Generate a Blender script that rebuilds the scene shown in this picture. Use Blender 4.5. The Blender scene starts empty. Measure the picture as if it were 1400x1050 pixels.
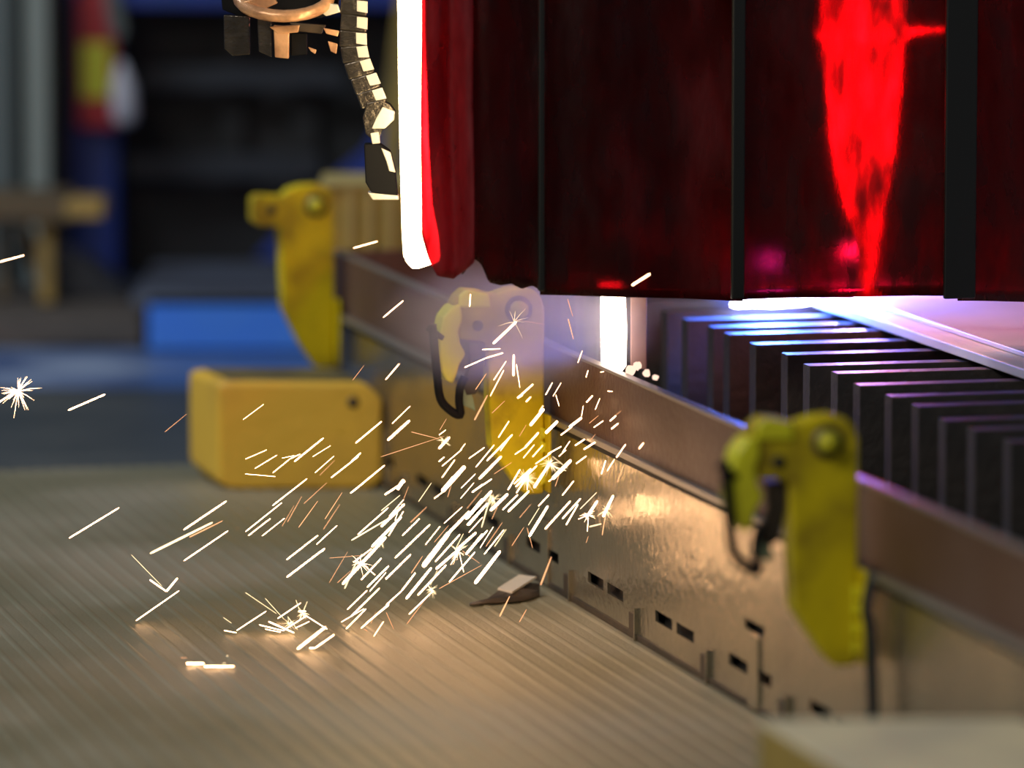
import bpy, bmesh, math, random
from mathutils import Vector, Matrix
random.seed(7)
SC = bpy.context.scene
COL = SC.collection

# ---------------------------------------------------------------- camera
F = 7800.0          # focal length in pixels of the 1400 px wide frame
H = 1.75            # camera height
HZ = 398.0
TH = math.atan((525 + HZ) / F)
CY, SY = math.cos(TH), math.sin(TH)
cam = bpy.data.cameras.new('camera'); camo = bpy.data.objects.new('camera', cam); COL.objects.link(camo)
camo.location = (0, 0, H)
camo.rotation_euler = (math.pi / 2 - TH, 0, 0)
cam.sensor_width = 36.0
cam.lens = 36.0 * F / 1400.0
cam.clip_end = 200
cam.dof.use_dof = True
cam.dof.focus_distance = 10.95
cam.dof.aperture_fstop = 1.4
cam.dof.aperture_blades = 0
SC.camera = camo

# ---------------------------------------------------------------- world, lights, exposure
W = bpy.data.worlds.new('world'); SC.world = W; W.use_nodes = True
W.node_tree.nodes['Background'].inputs[0].default_value = (0.55, 0.62, 0.75, 1)
W.node_tree.nodes['Background'].inputs[1].default_value = 0.13
SC.view_settings.view_transform = 'Standard'
SC.view_settings.look = 'None'
SC.view_settings.exposure = 0.14
SC.view_settings.gamma = 1.0
SC.view_settings.use_curve_mapping = False
SC.cycles.use_denoising = True
SC.cycles.max_bounces = 8
SC.cycles.volume_step_rate = 1.0
SC.cycles.sample_clamp_indirect = 6.0

def area(name, loc, target, size, power, color):
    l = bpy.data.lights.new(name, 'AREA'); l.shape = 'RECTANGLE'; l.size, l.size_y = size
    l.energy = power; l.color = color
    o = bpy.data.objects.new(name, l); COL.objects.link(o); o.location = loc
    d = Vector(target) - Vector(loc); o.rotation_euler = d.to_track_quat('-Z', 'Y').to_euler()
    return o
def point(name, loc, r, power, color):
    l = bpy.data.lights.new(name, 'POINT'); l.shadow_soft_size = r; l.energy = power; l.color = color
    o = bpy.data.objects.new(name, l); COL.objects.link(o); o.location = loc
    return o
area('workshop_lamp_front', (-2.2, 6.6, 3.6), (-0.1, 9.9, 0.0), (2.2, 1.2), 84, (1.0, 0.95, 0.84))
area('workshop_lamp_back', (-3.6, 12.6, 4.2), (-1.2, 16.5, 0.1), (2.5, 1.0), 150, (0.78, 0.87, 1.0))

# ---------------------------------------------------------------- pixel and table coordinates
def ray(px, py):
    a = (px - 700) / F; b = (525 - py) / F
    return (a, b * SY + CY, b * CY - SY)
def atD(px, py, D):
    r = ray(px, py); k = D / r[1]
    return Vector((r[0] * k, D, H + r[2] * k))
def atz(px, py, z=0.0):
    r = ray(px, py); k = (z - H) / r[2]
    return Vector((r[0] * k, r[1] * k, z))
AL = math.atan(1949.0 / math.hypot(F, 923))
U = Vector((-math.sin(AL), math.cos(AL), 0))     # along the table, away from the camera
V = Vector((math.cos(AL), math.sin(AL), 0))      # into the table
P0 = atz(1028, 968)
def T(s, t, z):
    return P0 + U * s + V * t + Vector((0, 0, z))
def face(px, py, t=0.0):
    r = Vector(ray(px, py)); k = (P0.dot(V) + t) / r.dot(V)
    p = Vector((0, 0, H)) + r * k
    q = p - P0
    return q.dot(U), p.z
def faceD(px, py):
    r = Vector(ray(px, py)); return P0.dot(V) / r.dot(V) * r.y

# ---------------------------------------------------------------- materials
def newmat(name):
    m = bpy.data.materials.new(name); m.use_nodes = True
    nt = m.node_tree; nt.nodes.clear()
    out = nt.nodes.new('ShaderNodeOutputMaterial')
    return m, nt, out
def mat(name, col, rough=0.5, metal=0.0, col2=None, scale=6.0, bump=0.0, bscale=40.0, stretch=(1, 1, 1),
        rough2=None, lo=0.4, hi=0.65, spec=0.5, rot=0.0, coat=0.0):
    m, nt, out = newmat(name); N = nt.nodes.new; L = nt.links.new
    b = N('ShaderNodeBsdfPrincipled'); L(b.outputs[0], out.inputs[0])
    b.inputs['Base Color'].default_value = (*col, 1); b.inputs['Roughness'].default_value = rough
    b.inputs['Metallic'].default_value = metal; b.inputs['Specular IOR Level'].default_value = spec
    b.inputs['Coat Weight'].default_value = coat
    tc = N('ShaderNodeTexCoord'); mp = N('ShaderNodeMapping'); mp.inputs['Scale'].default_value = stretch
    mp.inputs['Rotation'].default_value = (0, 0, rot)
    L(tc.outputs['Object'], mp.inputs[0])
    if col2:
        n = N('ShaderNodeTexNoise'); n.inputs['Scale'].default_value = scale; n.inputs['Detail'].default_value = 6
        L(mp.outputs[0], n.inputs['Vector'])
        r = N('ShaderNodeValToRGB'); r.color_ramp.elements[0].position = lo; r.color_ramp.elements[1].position = hi
        r.color_ramp.elements[0].color = (*col, 1); r.color_ramp.elements[1].color = (*col2, 1)
        L(n.outputs[0], r.inputs[0]); L(r.outputs[0], b.inputs['Base Color'])
        if rough2 is not None:
            mr = N('ShaderNodeMapRange'); mr.inputs[3].default_value = rough; mr.inputs[4].default_value = rough2
            mr.inputs[1].default_value = lo; mr.inputs[2].default_value = hi
            L(n.outputs[0], mr.inputs[0]); L(mr.outputs[0], b.inputs['Roughness'])
    if bump:
        n2 = N('ShaderNodeTexNoise'); n2.inputs['Scale'].default_value = bscale; n2.inputs['Detail'].default_value = 5
        L(mp.outputs[0], n2.inputs['Vector'])
        bp = N('ShaderNodeBump'); bp.inputs['Strength'].default_value = bump; bp.inputs['Distance'].default_value = 0.01
        L(n2.outputs[0], bp.inputs['Height']); L(bp.outputs[0], b.inputs['Normal'])
    return m
def emis(name, col, strength):
    m, nt, out = newmat(name); e = nt.nodes.new('ShaderNodeEmission')
    e.inputs[0].default_value = (*col, 1); e.inputs[1].default_value = strength
    nt.links.new(e.outputs[0], out.inputs[0]); return m

M = {}
M['plate_floor'] = mat('ribbed_steel', (0.30, 0.275, 0.165), 0.38, 0.4, (0.40, 0.36, 0.25), 1.6, 0.25, 160, (1, 1, 1), 0.5, rot=0)
M['blue_floor'] = mat('mottled_blue_floor', (0.06, 0.12, 0.29), 0.3, 0.0, (0.30, 0.37, 0.50), 2.0, 0.1, 30, rough2=0.55, lo=.45, hi=.7)  # deep blue mottled with paler blue
M['shaded_floor'] = mat('shaded_floor', (0.055, 0.068, 0.075), 0.4, 0.1, (0.09, 0.10, 0.10), 2.0, 0.15, 30)  # shade on the far floor put into a dark colour
M['concrete'] = mat('grey_concrete', (0.10, 0.11, 0.12), 0.6, 0.0, (0.16, 0.17, 0.18), 2.0)
M['skirt'] = mat('skirt_steel', (0.47, 0.41, 0.30), 0.15, 0.85, (0.37, 0.33, 0.25), 3.0, 0.30, 45, rough2=0.27)
M['rail'] = mat('brown_steel', (0.115, 0.056, 0.038), 0.42, 0.15, (0.15, 0.085, 0.06), 5.0, 0.25, 70, rough2=0.55, spec=0.25)
M['rail_red'] = mat('heated_brown_steel', (0.30, 0.17, 0.15), 0.4, 0.3, (0.22, 0.13, 0.12), 9)
M['rail_edge'] = mat('pale_steel_edge', (0.35, 0.32, 0.28), 0.4, 0.6)
M['dark'] = mat('dark_recess', (0.010, 0.010, 0.011), 0.7)
M['slot'] = mat('dark_slot', (0.06, 0.052, 0.045), 0.7)
M['slat'] = mat('dark_slat_steel', (0.038, 0.034, 0.032), 0.5, 0.0, (0.060, 0.05, 0.045), 8, 0.25, 60, rough2=.5)
M['yellow'] = mat('yellow_paint', (0.70, 0.56, 0.010), 0.5, 0.0, (0.28, 0.20, 0.015), 9, 0.2, 40, rough2=0.6, lo=.46, hi=.72, spec=.2)
M['yellow_light'] = mat('bright_yellow_paint', (0.72, 0.70, 0.015), 0.45, 0.0, (0.58, 0.52, 0.02), 12, 0.15, 40)
M['yellow_warm'] = mat('warm_yellow_paint', (0.86, 0.52, 0.05), 0.5, 0.0, (0.62, 0.36, 0.05), 5, 0.2, 30, lo=.48, hi=.8)
M['cream'] = mat('worn_cream_top', (0.78, 0.68, 0.46), 0.6, 0.0, (0.62, 0.55, 0.40), 6, 0.15, 30)
M['ochre'] = mat('ochre_side', (0.36, 0.25, 0.05), 0.6, 0.0, (0.28, 0.2, 0.05), 9)
M['carriage'] = mat('carriage_ochre', (0.42, 0.30, 0.07), 0.6, 0, (0.3, 0.22, 0.06), 7, spec=.2)
M['carriage_rib'] = mat('carriage_rib_ochre', (0.46, 0.36, 0.13), 0.6, spec=.2)
M['block_top'] = mat('shaded_yellow_top', (0.19, 0.145, 0.045), 0.6, 0.0, (0.10, 0.085, 0.05), 9)  # weaker light on the block's top painted as darker yellow
M['black_metal'] = mat('black_metal', (0.008, 0.008, 0.009), 0.6, 0.0, spec=0.1)
M['iron'] = mat('brown_iron', (0.10, 0.07, 0.045), 0.5, 0.4, (0.05, 0.04, 0.03), 14)
M['green_tip'] = mat('pale_green_tip', (0.30, 0.40, 0.25), 0.4)
M['hose'] = mat('hose_sheath', (0.07, 0.06, 0.05), 0.22, 0.75, (0.12, 0.10, 0.08), 30, 0.2, 90)
M['bright_metal'] = mat('worn_glint_metal', (0.80, 0.74, 0.62), 0.35, 0.25, bump=0.1, bscale=60)  # worn faces; strip highlights on chain and connector painted in as brightness
M['lit_metal'] = mat('orange_lit_metal', (0.95, 0.52, 0.26), 0.3, 0.3, (0.45, 0.22, 0.11), 20, 0.2, 60)  # dark holder metal with the strip's orange light put into its colour
M['blue_paint'] = mat('blue_paint', (0.010, 0.038, 0.27), 0.4, 0.0, (0.014, 0.05, 0.22), 4)
M['blue_panel'] = mat('bright_blue_paint', (0.06, 0.24, 0.85), 0.4, 0.0, (0.08, 0.28, 0.8), 4)
M['dark_panel'] = mat('charcoal_panel', (0.010, 0.010, 0.009), 0.7, 0.0, (0.016, 0.015, 0.013), 3)
M['dark_bar'] = mat('slate_bar', (0.014, 0.018, 0.024), 0.6)
M['plinth_top'] = mat('slate_grey_top', (0.085, 0.098, 0.13), 0.5, 0, (0.065, 0.07, 0.09), 4)
M['pale_post'] = mat('pale_grey_post', (0.24, 0.27, 0.23), 0.5)
M['dim_post'] = mat('dim_grey_post', (0.10, 0.12, 0.11), 0.6)
M['wood'] = mat('dark_wood', (0.13, 0.085, 0.035), 0.6, 0, (0.08, 0.055, 0.03), 8, stretch=(1, 8, 8))
M['wood_leg'] = mat('ochre_wood', (0.42, 0.26, 0.06), 0.6, 0, (0.26, 0.17, 0.05), 8)
M['wood_slab'] = mat('brown_wood_slab', (0.11, 0.085, 0.065), 0.65, 0, (0.07, 0.06, 0.05), 8, stretch=(1, 8, 8))
M['red'] = mat('red_paint', (0.40, 0.012, 0.02), 0.45)
M['label_yellow'] = mat('yellow_label', (0.60, 0.60, 0.03), 0.5)
M['white'] = mat('white_plastic', (0.55, 0.55, 0.6), 0.4)
M['sheet'] = mat('pale_steel_sheet', (0.62, 0.60, 0.62), 0.42, 0.2, (0.52, 0.50, 0.52), 3, 0.1, 30)
M['sheet_edge'] = mat('pale_sheet_edge', (0.60, 0.62, 0.55), 0.5)
M['cable'] = mat('black_rubber', (0.015, 0.018, 0.02), 0.5)
M['wall'] = mat('dark_wall', (0.018, 0.018, 0.016), 0.8, 0, (0.03, 0.03, 0.03), 1)
M['strip_overlit'] = emis('overexposed_white', (1.0, 0.76, 0.42), 22.0)  # pale strip given emission in place of the light falling on it
M['jet_hot'] = emis('white_hot_jet', (1.0, 0.80, 0.62), 9.0)
M['spark_white'] = emis('spark_white', (1.0, 0.56, 0.29), 13.0)
M['spark_orange'] = emis('spark_orange', (1.0, 0.45, 0.20), 1.5)
M['spark_yellow'] = emis('spark_yellow', (1.0, 0.72, 0.38), 2.6)
M['arc'] = emis('arc_light', (0.62, 0.66, 1.0), 40.0)
M['slag'] = emis('glowing_slag', (1.0, 0.66, 0.5), 1.3)

def curtain_mat(gc, dc):
    m, nt, out = newmat('red_curtain_film'); N = nt.nodes.new; L = nt.links.new
    g = N('ShaderNodeBsdfPrincipled')
    g.inputs['Base Color'].default_value = gc; g.inputs['Roughness'].default_value = 0.22
    g.inputs['Transmission Weight'].default_value = 1.0; g.inputs['IOR'].default_value = 1.12
    d = N('ShaderNodeBsdfPrincipled'); d.inputs['Base Color'].default_value = dc; d.inputs['Roughness'].default_value = 0.5
    tr = N('ShaderNodeBsdfTranslucent'); tr.inputs[0].default_value = (0.05, 0.001, 0.002, 1)
    m1 = N('ShaderNodeMixShader'); m1.inputs[0].default_value = 0.35; L(d.outputs[0], m1.inputs[1]); L(tr.outputs[0], m1.inputs[2])
    m2 = N('ShaderNodeMixShader'); L(g.outputs[0], m2.inputs[1]); L(m1.outputs[0], m2.inputs[2]); L(m2.outputs[0], out.inputs[0])
    tc = N('ShaderNodeTexCoord'); mp = N('ShaderNodeMapping'); mp.inputs['Scale'].default_value = (9, 9, 3.0); L(tc.outputs['Object'], mp.inputs[0])
    n = N('ShaderNodeTexNoise'); n.inputs['Scale'].default_value = 2.0; n.inputs['Detail'].default_value = 7; L(mp.outputs[0], n.inputs['Vector'])
    mr = N('ShaderNodeMapRange'); mr.inputs[1].default_value = .35; mr.inputs[2].default_value = .65; mr.inputs[3].default_value = .25; mr.inputs[4].default_value = .85
    L(n.outputs[0], mr.inputs[0]); L(mr.outputs[0], m2.inputs[0])
    n3 = N('ShaderNodeTexNoise'); n3.inputs['Scale'].default_value = 1.1; n3.inputs['Detail'].default_value = 3; L(mp.outputs[0], n3.inputs['Vector'])
    cr = N('ShaderNodeValToRGB'); cr.color_ramp.elements[0].position = .52; cr.color_ramp.elements[1].position = .72  # light coming through the film painted as random redder patches
    cr.color_ramp.elements[0].color = dc; cr.color_ramp.elements[1].color = (dc[0] * 5 if dc[0] < .1 else dc[0], dc[1] * 1.3, dc[2] * 1.5, 1)
    L(n3.outputs[0], cr.inputs[0]); L(cr.outputs[0], d.inputs['Base Color'])
    bp = N('ShaderNodeBump'); bp.inputs['Strength'].default_value = 0.5; bp.inputs['Distance'].default_value = 0.01
    L(n.outputs[0], bp.inputs['Height']); L(bp.outputs[0], g.inputs['Normal']); L(bp.outputs[0], d.inputs['Normal'])
    return m
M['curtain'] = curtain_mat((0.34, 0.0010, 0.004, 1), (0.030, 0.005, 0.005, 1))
M['curtain_lit'] = curtain_mat((0.5, 0.004, 0.012, 1), (0.38, 0.022, 0.03, 1))  # brighter copy, the strip's light on the free edge painted in
M['curtain_dark'] = mat('black_overlap', (0.012, 0.012, 0.010), 0.5)

# ---------------------------------------------------------------- object helpers
def link(name, me, m, parent=None, bevel=0.0, smooth=False):
    o = bpy.data.objects.new(name, me); COL.objects.link(o)
    if m is not None and not me.materials: me.materials.append(m)
    if parent is not None: o.parent = parent
    if bevel:
        b = o.modifiers.new('bevel', 'BEVEL'); b.width = bevel; b.segments = 3; b.limit_method = 'ANGLE'
    if smooth:
        for p in me.polygons: p.use_smooth = True
    return o
def tag(o, label=None, cat=None, group=None, kind=None):
    if label: o['label'] = label
    if cat: o['category'] = cat
    if group: o['group'] = group
    if kind: o['kind'] = kind
    return o
def thing(name, loc, label, cat, group=None):
    o = bpy.data.objects.new(name, None); COL.objects.link(o); o.location = loc; o.empty_display_size = 0.05
    return tag(o, label, cat, group)
def rel(parent, pts):
    if parent is None: return [Vector(p) for p in pts]
    g = Vector((0, 0, 0)); q = parent
    while q is not None: g = g + q.location; q = q.parent
    return [Vector(p) - g for p in pts]
def mesh(name, pts, faces, m, parent=None, bevel=0.0, smooth=False):
    me = bpy.data.meshes.new(name); me.from_pydata([tuple(p) for p in rel(parent, pts)], [], faces); me.update()
    bm = bmesh.new(); bm.from_mesh(me); bmesh.ops.recalc_face_normals(bm, faces=bm.faces); bm.to_mesh(me); bm.free()
    return link(name, me, m, parent, bevel, smooth)
BF = [(0, 3, 2, 1), (4, 5, 6, 7), (0, 1, 5, 4), (1, 2, 6, 5), (2, 3, 7, 6), (3, 0, 4, 7)]
def tbox(name, s, t, z, m, parent=None, bevel=0.0):
    "box in table coordinates"
    p = [T(s[0], t[0], z[0]), T(s[1], t[0], z[0]), T(s[1], t[1], z[0]), T(s[0], t[1], z[0]),
         T(s[0], t[0], z[1]), T(s[1], t[0], z[1]), T(s[1], t[1], z[1]), T(s[0], t[1], z[1])]
    return mesh(name, p, BF, m, parent, bevel)
def wbox(name, x, y, z, m, parent=None, bevel=0.0):
    p = [Vector((a, b, c)) for c in z for (a, b) in ((x[0], y[0]), (x[1], y[0]), (x[1], y[1]), (x[0], y[1]))]
    return mesh(name, p, BF, m, parent, bevel)
def pbox(name, px, py, D, depth, m, parent=None, bevel=0.0, zlo=None):
    "world-aligned box whose front stands at distance D and spans these picture columns and rows"
    a = atD(px[0], py[0], D); b = atD(px[1], py[1], D)
    return wbox(name, (a.x, b.x), (D, D + depth), (b.z if zlo is None else zlo, a.z), m, parent, bevel)
def prism(name, poly, org, A, B, N_, th, m, parent=None, bevel=0.0):
    "polygon poly (a,b) in plane (A,B) through org, extruded th each way along N_"
    n = len(poly)
    p = [org + A * a + B * b - N_ * th for a, b in poly] + [org + A * a + B * b + N_ * th for a, b in poly]
    f = [tuple(range(n))[::-1], tuple(range(n, 2 * n))] + [(i, (i + 1) % n, n + (i + 1) % n, n + i) for i in range(n)]
    return mesh(name, p, f, m, parent, bevel)
def tube(name, path, r, m, parent=None, seg=10, cap=True):
    if not isinstance(r, (list, tuple)): r = [r] * len(path)
    path = [Vector(p) for p in path]; pts = []; fs = []
    for i, p in enumerate(path):
        d = (path[min(i + 1, len(path) - 1)] - path[max(i - 1, 0)]).normalized()
        a = d.orthogonal().normalized() if i == 0 else (pa - d * pa.dot(d)).normalized()
        pa = a; b = d.cross(a)
        for k in range(seg):
            w = 2 * math.pi * k / seg; pts.append(p + (a * math.cos(w) + b * math.sin(w)) * r[i])
    for i in range(len(path) - 1):
        for k in range(seg):
            fs.append((i * seg + k, i * seg + (k + 1) % seg, (i + 1) * seg + (k + 1) % seg, (i + 1) * seg + k))
    if cap:
        fs.append(tuple(range(seg))[::-1]); fs.append(tuple(range((len(path) - 1) * seg, len(path) * seg)))
    return mesh(name, pts, fs, m, parent, 0, True)
def smooth_path(p, n=6):
    p = [Vector(q) for q in p]; out = []
    for i in range(len(p) - 1):
        a, b, c, d = p[max(i - 1, 0)], p[i], p[i + 1], p[min(i + 2, len(p) - 1)]
        for k in range(n):
            t = k / n
            out.append(0.5 * ((2 * b) + (c - a) * t + (2 * a - 5 * b + 4 * c - d) * t * t + (3 * b - a - 3 * c + d) * t ** 3))
    out.append(p[-1]); return out
def zv(z): return Vector((0, 0, z))
Z = Vector((0, 0, 1))

# ================================================================ SETTING
# ribbed steel floor, ribs run along the table
pts, fs = [], []
pitch, amp = 0.0405, 0.0022
prof = [(0, 0), (0.22, 0), (0.33, .8), (0.42, 1), (0.51, .8), (0.62, 0)]
ts = []
t = -3.6
while t < 0.35:
    for a, h in prof: ts.append((t + a * pitch, h * amp))
    t += pitch
s_lo, s_hi = -3.2, 3.46
for (tt, h) in ts:
    pts.append(T(s_lo, tt, h - 0.001)); pts.append(T(s_hi + 0 * tt, tt, h - 0.001))
for i in range(len(ts) - 1): fs.append((2 * i, 2 * i + 1, 2 * i + 3, 2 * i + 2))
fl = mesh('floor', pts, fs, M['plate_floor']); tag(fl, kind='structure')
f2 = wbox('floor', (-7, 8), (4, 14.75), (-0.08, -0.006), M['shaded_floor']); tag(f2, kind='structure')
f3 = wbox('floor', (-7, 8), (14.75, 30), (-0.08, -0.005), M['blue_floor']); tag(f3, kind='structure')
wl = wbox('wall_back', (-8, 8), (26, 26.2), (0, 6), M['wall']); tag(wl, kind='structure')

# ================================================================ CUTTING TABLE
S0, S1 = -3.0, 3.44
RT, RB = 0.492, 0.352
table = thing('cutting_table', T(0, 0.3, 0), 'long low steel cutting table with brown rail, slotted skirt and dark cross slats', 'cutting table')
# skirt with slots cut through
slots = []
k0 = 0.0775
for i in range(-5, 10):
    c = k0 + 0.4965 * i
    slots.append((c - 0.0585, c + 0.0585)); slots.append((c - 0.2105 + 0.004, c - 0.0935 + 0.004))
slots = [(a, b, 0.057, 0.078) for a, b in slots if a > S0 + .1 and b < S1 - .1]
slots.append((-0.085, 0.035, 0.138, 0.156))
ss = sorted({S0, S1} | {q for a in slots for q in a[:2]}); zs = sorted({0.006, RB + .004} | {q for a in slots for q in a[2:]})
pts = [T(s, 0.0, z) for s in ss for z in zs]; fs = []
nz = len(zs)
for i in range(len(ss) - 1):
    for j in range(nz - 1):
        cs, cz = (ss[i] + ss[i + 1]) / 2, (zs[j] + zs[j + 1]) / 2
        if any(a < cs < b and c < cz < d for a, b, c, d in slots): continue
        fs.append((i * nz + j, (i + 1) * nz + j, (i + 1) * nz + j + 1, i * nz + j + 1))
sk = mesh('skirt', pts, fs, M['skirt'], table)
so = sk.modifiers.new('thick', 'SOLIDIFY'); so.thickness = 0.006; so.offset = 0
tbox('inner_wall', (S0, S1), (0.02, 0.03), (0.0, 0.34), M['slot'], table)
for i in range(-5, 9):                                   # angle feet between the slot pairs
    c = 0.290 + 0.4965 * i
    if c < S0 + .1: continue
    ft = tbox('foot', (c - 0.028, c + 0.012), (-0.010, -0.002), (0.012, 0.050), M['iron'], table, 0.002)
    tbox('foot_gusset', (c - 0.034, c - 0.028), (-0.011, -0.003), (0.0, 0.062), M['skirt'], ft)
for c in (-0.03, -1.52, 1.46, 2.95): tbox('seam_strip', (c - 0.03, c + 0.03), (-0.008, -0.002), (0.004, 0.135), M['skirt'], table, 0.001)
tbox('bottom_lip', (S0, S1), (-0.006, 0.003), (0.0, 0.012), M['iron'], table, 0.001)
tbox('rail', (S0, S1), (-0.012, 0.000), (RB, RT), M['rail'], table, 0.002)
tbox('rail_cap', (S0, S1), (-0.014, 0.006), (RT - .002, RT + 0.004), M['rail_edge'], table, 0.0015)  # lit top edge of the rail put in as paler steel
tbox('rail_flange', (S0, S1), (-0.026, 0.0), (RB - 0.008, RB + 0.004), M['rail_edge'], table, 0.002)
tbox('painted_shadow', (S0, S1), (-0.010, -0.004), (RB - 0.024, RB - 0.008), M['dark'], table)  # dark strip standing in for the shadow under the flange
tbox('bed_floor', (S0, S1), (0.03, 3.0), (0.02, 0.04), M['dark'], table)
tbox('end_panel', (S1, S1 + .02), (-0.012, 3.0), (0.0, RT), M['rail'], table)
# cross slats
sl0 = None
i = 0; s = S0 + 0.1
while s < S1 - 0.1:
    dz = random.uniform(-0.004, 0.004); dt = random.uniform(-0.012, 0.012)
    if sl0 is None: sl0 = tbox('slat', (s, s + 0.045), (0.37, 3.0), (0.04, 0.50), M['slat'], table, 0.0015)
    else:
        o = sl0.copy(); COL.objects.link(o); o.parent = table
        o.location = U * (s - S0 - 0.1) + V * dt + zv(dz)
    s += 0.172
# ledge bar carrying the slats, set back from the rail
tbox('slat_carrier', (S0, S1), (0.05, 0.36), (0.28, 0.30), M['slat'], table)

# sheet being cut
sheet = thing('steel_sheet', T(1.0, 0.9, 0.506), 'pale steel sheet lying on the slats under the red curtain', 'steel sheet')
tbox('lower_plate', (-3.0, 3.6), (0.675, 2.6), (0.506, 0.526), M['sheet_edge'], sheet, 0.003)
tbox('upper_plate', (-3.0, 3.6), (0.735, 2.6), (0.527, 0.537), M['sheet'], sheet, 0.002)

# ================================================================ CLAMPS
KM = 9.33 / F
CO = (1195, 905)
def cp(l): return [((x - CO[0]) * KM, (CO[1] - y) * KM) for x, y in l]
BODY = [(1195, 905), (1166, 906), (1150, 890), (1128, 858), (1106, 824), (1102, 760), (1101, 700), (1099, 655), (1094, 648), (1052, 643),
        (1048, 610), (1040, 586), (1046, 572), (1060, 560), (1088, 563), (1108, 570), (1120, 566), (1136, 561), (1160, 559), (1178, 564), (1190, 577), (1196, 594)]
BODY3 = [(1195, 905), (1160, 906), (1128, 858), (1094, 790), (1090, 700), (1088, 630), (1048, 628), (1034, 618), (1034, 572), (1046, 566), (1096, 570), (1104, 558), (1130, 550), (1160, 548), (1184, 556), (1196, 575)]
JAW = [(1052, 584), (1036, 588), (1022, 606), (1014, 640), (1013, 672), (1018, 696), (1028, 712), (1040, 716), (1046, 700), (1050, 684), (1061, 668), (1052, 650), (1048, 630), (1056, 610)]
HEADTOP = [(1048, 590), (1050, 570), (1062, 561), (1100, 568), (1104, 592)]
CAM = [(1068, 648), (1098, 650), (1097, 690), (1090, 722), (1082, 736), (1066, 738), (1060, 722), (1072, 690)]
TIP = [(1062, 722), (1056, 742), (1064, 756), (1082, 765), (1078, 745), (1072, 728)]
def clamp(px, py, label, full=True, scale=1.0):
    s, z = face(px, py); org = T(s, -0.034, z)
    c = thing('plate_clamp', org, label, 'clamp', 'yellow clamps fixed along the cutting table')
    A = V * scale; B = Z * scale
    body = prism('body', cp(BODY if full else BODY3), org, A, B, U, 0.026, M['yellow'], c, 0.007)
    def disc(name, x, y, r, d0, d1, m, parent, seg=20):
        (a, b), = cp([(x, y)]); o = org + A * a + B * b
        return tube(name, [o - U * d0, o - U * d1], r * KM * scale, m, parent, seg)
    rx, ry = (1150, 596) if full else (1158, 590)
    ring = disc('pivot_ring', rx + 1, ry, 23, 0.020, 0.030, M['iron'], c)
    disc('pivot_bolt', rx, ry - 1, 14, 0.022, 0.048, M['yellow_light'], ring)
    hx, hy = (1082, 621) if full else (1072, 597)
    disc('bolt_hole', hx, hy, 9, 0.020, 0.0285, M['dark'], c)
    tbox('mounting_plate', (s - 0.055, s + 0.055), (-0.032, -0.026), (z + 0.005, z + 0.16), M['yellow'], c, 0.002)
    if full:
        prism('jaw', cp(JAW), org, A, B, U, 0.033, M['yellow_light'], c, 0.006)
        prism('head_cap', cp(HEADTOP), org, A, B, U, 0.031, M['yellow_light'], c, 0.005)
        w = prism('wedge', cp(CAM), org, A, B, U, 0.012, M['iron'], c, 0.003)
        prism('wedge_tip', cp(TIP), org, A, B, U, 0.010, M['green_tip'], c, 0.003)
        pth = [(1003, 616), (1006, 650), (1011, 700), (1016, 738), (1030, 757), (1050, 768), (1048, 745), (1050, 722), (1058, 704)]
        tube('handle', smooth_path([org + A * a + B * b - U * 0.036 for a, b in cp(pth)], 4), 0.0085 * scale, M['black_metal'], c)
        tube('handle_pin', [org + A * a + B * b - U * 0.030 for a, b in cp([(996, 622), (1022, 640)])], 0.006, M['black_metal'], c)
        for j, yy in enumerate((792, 815, 842, 868)):
            (a, b), = cp([(1188, yy)]); q = org + A * a + B * b
            prism('tooth', [(a, b), (a + .014, b - .006), (a + .014, b - .022), (a, b - .028)], org - U * 0.001, A, B, U, 0.028, M['yellow_light'], c, 0.004)
    return c
clamp(1192, 905, 'yellow steel clamp nearest the camera, dark wire handle hanging from its jaw')
c2 = clamp(762, 672, 'yellow steel clamp in pale smoke behind the spark shower')
clamp(474, 500, 'yellow steel clamp farthest away, behind the yellow block, arm stretched level', False)

# hanging dark cable right of the near clamp
tube('hanging_cable', smooth_path([T(*q) for q in [(face(1212, 780)[0], -0.02, face(1212, 780)[1]), (face(1214, 780)[0], -0.035, face(1214, 830)[1]), (face(1216, 780)[0], -0.03, face(1216, 880)[1]), (face(1222, 780)[0], -0.03, 0.02)]], 5), 0.010, M['cable'])
tag(bpy.data.objects['hanging_cable'], 'black cable hanging down the skirt beside the nearest clamp', 'cable')

# ================================================================ YELLOW BLOCKS
blk = thing('yellow_block', atz(418, 662), 'chunky chamfered yellow block standing on the ribbed floor', 'block')
D1 = atz(418, 669).y
c0 = atz(298, 669); wv = Vector((1, 0, 0))
wid = 228 / F * D1; hgt = 0.246
ud = Vector((-math.sin(0.30), math.cos(0.30), 0))
# chamfered corner outline seen from the front
prof = [(0.0, 0.012), (0.035, 0.0), (wid - 0.03, 0.0), (wid, 0.02), (wid, hgt - 0.035), (wid - 0.035, hgt), (0.0, hgt)]
prof = [(0.0, 0.016), (0.03, 0.0), (wid - 0.03, 0.0), (wid, 0.02), (wid, hgt - 0.04), (wid - 0.04, hgt - 0.002), (0.03, hgt), (0.0, hgt - 0.006)]
pts = [c0 + wv * a + Z * b for a, b in prof] + [c0 + wv * a + Z * b + ud * 0.27 for a, b in prof]
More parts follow.
